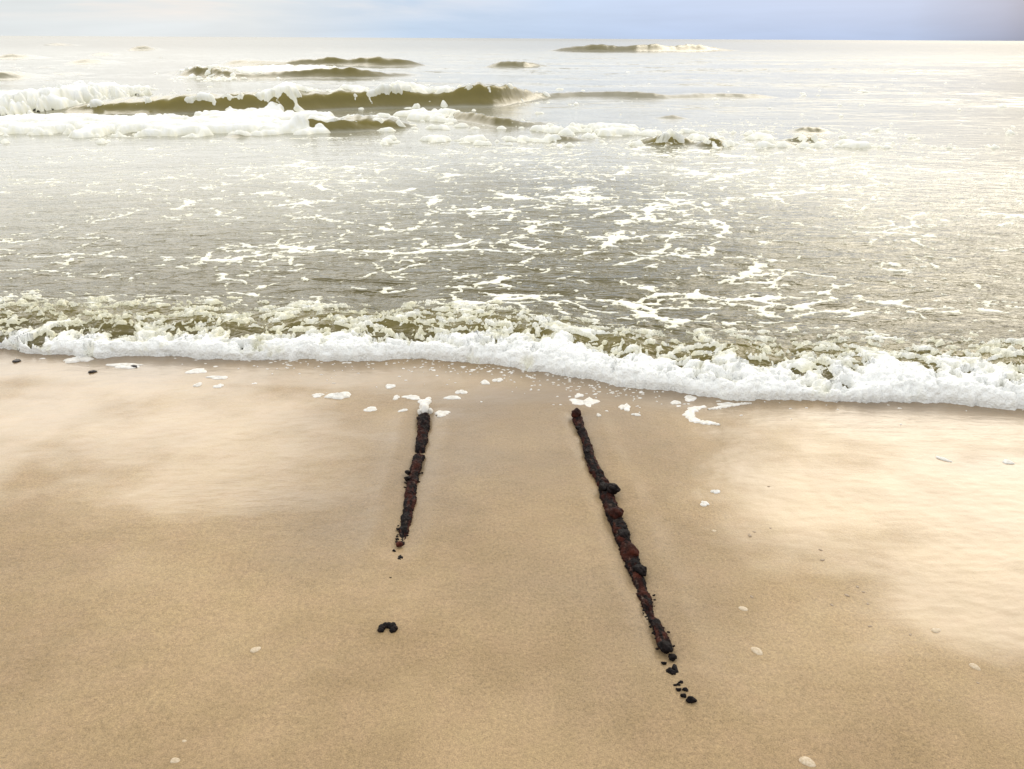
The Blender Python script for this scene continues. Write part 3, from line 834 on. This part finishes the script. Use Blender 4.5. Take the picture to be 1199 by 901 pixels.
shell(886, 762, 6.5, 4, 'pale oval shell on the sand right of the lower end of the longer bar', -.8)
shell(870, 713, 5.0, 5, 'small sandy shell up the beach from the pale oval one', -.4)
shell(836, 621.5, 2.6, 6, 'tiny white shell chip right of the middle of the longer bar', 0)
shell(216, 869, 2.2, 7, 'tiny shell chip just above the pale shell at the bottom left', 0)
shell(1096, 738.5, 5.5, 8, 'pale shell on the shiny sand at the right, farther of two', .3)
shell(1141, 781, 5.5, 9, 'pale shell on the shiny sand at the right, nearer of two', -.9)

def pebble(u, v, hw, seed, label, mat=M_STONE, group='small dark stones on the shiny sand'):
    x, y = ground(u, v); r = hw * mpp(u, v)[0]
    vs, fs = lump_verts((0, 0, 0), r, seed, 2, (1.2, .8, .32), .12, seed)
    o = poly_obj('pebble', vs, fs, mat); o.location = (x, y, szat(x, y)); return tag(o, label, 'pebble', group)
PG = 'small brown stone half sunk in the shiny sand on the right'
for i, (u, v, r_) in enumerate([(878, 627.5, 2.6), (883, 623, 1.6), (900, 570, 1.6), (902, 619, 1.4), (961, 644, 2), (963, 655.5, 2.4), (1004, 687, 2), (992, 697, 2.6), (1011, 693, 2), (1016, 707, 1.8), (974, 708, 2), (1019, 733, 2), (1066, 743, 1.8), (880, 699, 2), (1145, 800, 1.6), (1100, 820, 1.4)]):
    pebble(u, v, r_, 300 + i, PG)
for i, (u, v, r_, lb) in enumerate([(19, 423, 3.0, 'flat black scrap of weed by the far left foot of the wave'), (108, 436, 3.0, 'black scrap of weed on bare sand below the long white foam strip'),
                                    (158, 430, 2.8, 'black scrap of weed lying on the long white foam strip')]):
    x, y = ground(u, v); r = r_ * mpp(u, v)[0]
    vs, fs = lump_verts((0, 0, .004), r, 320 + i, 2, (1.4, 1.0, .5), .35)
    o = poly_obj('weed_scrap', vs, fs, M_DARK); o.location = (x, y, szat(x, y)); tag(o, lb, 'seaweed')

# ------------------------------------------------------------------ sky, sun
SUN_EL, SUN_AZ = math.radians(31), math.radians(34)       # azimuth to the right of the view
w = bpy.data.worlds.new("World"); scene.world = w; w.use_nodes = True
nt = w.node_tree; N = nt.nodes; Lk = nt.links
bg = N['Background']; bg.inputs['Strength'].default_value = .1
sky = N.new('ShaderNodeTexSky'); sky.sky_type = 'NISHITA'; sky.sun_disc = False
sky.sun_elevation = SUN_EL; sky.sun_rotation = SUN_AZ; sky.air_density = 1.2; sky.dust_density = 3
class W(NT):
    def __init__(self): self.t = nt; self.n = N; self.l = Lk
wn = W()
tc = N.new('ShaderNodeTexCoord')
nrm = N.new('ShaderNodeVectorMath'); nrm.operation = 'NORMALIZE'; Lk.new(tc.outputs['Generated'], nrm.inputs[0])
dirv = nrm.outputs[0]
sep = N.new('ShaderNodeSeparateXYZ'); Lk.new(dirv, sep.inputs[0])
Z = sep.outputs['Z']
az = wn.math('ARCTAN2', sep.outputs['X'], sep.outputs['Y'])      # 0 ahead, + to the right
# low bank of air along the horizon
low = wn.ramp(wn.maprange(az, -.75, .75, 0, 1), [(0.0, (8.0, 8.4, 8.4)), (.30, (8.1, 8.5, 8.7)), (.42, (5.6, 7.0, 8.8)), (.62, (4.9, 6.3, 8.8)), (.79, (4.1, 5.4, 7.9)), (.845, (3.3, 4.1, 6.0)), (.89, (1.9, 2.2, 3.1))])
mp = N.new('ShaderNodeMapping'); mp.inputs['Scale'].default_value = (3, 3, 26); Lk.new(dirv, mp.inputs['Vector'])
cn = wn.noise(mp.outputs[0], 1.4, 5, .55, .4)
peach = wn.math('MULTIPLY', wn.maprange(cn, .42, .62, 0, 1), wn.math('MULTIPLY', wn.maprange(Z, .012, .035, 0, 1), wn.maprange(az, .05, -.35, 0, 1)))
low = wn.mix(wn.math('MULTIPLY', peach, .95), low, (9.6, 8.5, 7.6))
low = wn.mix(1.0, low, wn.ramp(cn, [(.3, .93), (.5, 1.0), (.72, 1.07)]), 'MULTIPLY')
mp2 = N.new('ShaderNodeMapping'); mp2.inputs['Scale'].default_value = (1.0, 1.0, 2.2); Lk.new(dirv, mp2.inputs['Vector'])
cn2 = wn.noise(mp2.outputs[0], 2.2, 6, .55, .5)
high = wn.mix(wn.maprange(cn2, .35, .68, 0, 1), (9.6, 9.8, 10.2), (15.0, 14.7, 13.9))
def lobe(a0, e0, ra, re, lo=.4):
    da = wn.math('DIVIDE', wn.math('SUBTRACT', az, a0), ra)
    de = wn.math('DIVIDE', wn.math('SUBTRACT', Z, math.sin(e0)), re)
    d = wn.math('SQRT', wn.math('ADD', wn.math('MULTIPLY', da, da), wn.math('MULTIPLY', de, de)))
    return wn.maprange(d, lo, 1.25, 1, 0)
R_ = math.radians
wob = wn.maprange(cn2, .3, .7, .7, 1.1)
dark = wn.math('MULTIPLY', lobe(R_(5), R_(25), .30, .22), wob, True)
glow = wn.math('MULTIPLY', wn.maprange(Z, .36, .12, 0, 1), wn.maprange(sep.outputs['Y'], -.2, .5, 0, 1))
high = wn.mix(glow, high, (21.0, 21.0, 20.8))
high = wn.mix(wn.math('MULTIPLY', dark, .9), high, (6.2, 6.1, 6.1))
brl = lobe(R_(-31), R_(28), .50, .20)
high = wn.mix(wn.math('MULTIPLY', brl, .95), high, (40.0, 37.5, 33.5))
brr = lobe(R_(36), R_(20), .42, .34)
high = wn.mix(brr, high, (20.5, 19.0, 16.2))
up = wn.maprange(Z, .055, .17, 0, 1)
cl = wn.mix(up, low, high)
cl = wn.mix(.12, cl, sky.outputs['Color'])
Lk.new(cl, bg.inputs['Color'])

sun = bpy.data.lights.new('sun', 'SUN'); sun.energy = .8; sun.angle = R_(32); sun.color = (1, .92, .78)
so = bpy.data.objects.new('sun', sun); COL.objects.link(so)
d = Vector((math.sin(SUN_AZ) * math.cos(SUN_EL), math.cos(SUN_AZ) * math.cos(SUN_EL), math.sin(SUN_EL)))
so.rotation_euler = d.to_track_quat('Z', 'Y').to_euler()

# ------------------------------------------------------------------ camera and output
cam = bpy.data.cameras.new('camera'); co_ = bpy.data.objects.new('camera', cam); COL.objects.link(co_)
cam.sensor_width = 36; cam.lens = F / 1199 * 36; cam.clip_start = .05; cam.clip_end = 20000
Mx = Euler((math.pi / 2 - PITCH, 0, 0)).to_matrix() @ Matrix.Rotation(ROLL, 3, 'Z')
co_.matrix_world = Matrix.Translation((0, 0, HCAM)) @ Mx.to_4x4()
scene.camera = co_
scene.view_settings.view_transform = 'Standard'; scene.view_settings.look = 'None'
scene.view_settings.gamma = 1; scene.view_settings.exposure = .12
scene.cycles.use_denoising = True
scene.cycles.max_bounces = 5; scene.cycles.diffuse_bounces = 2; scene.cycles.glossy_bounces = 3
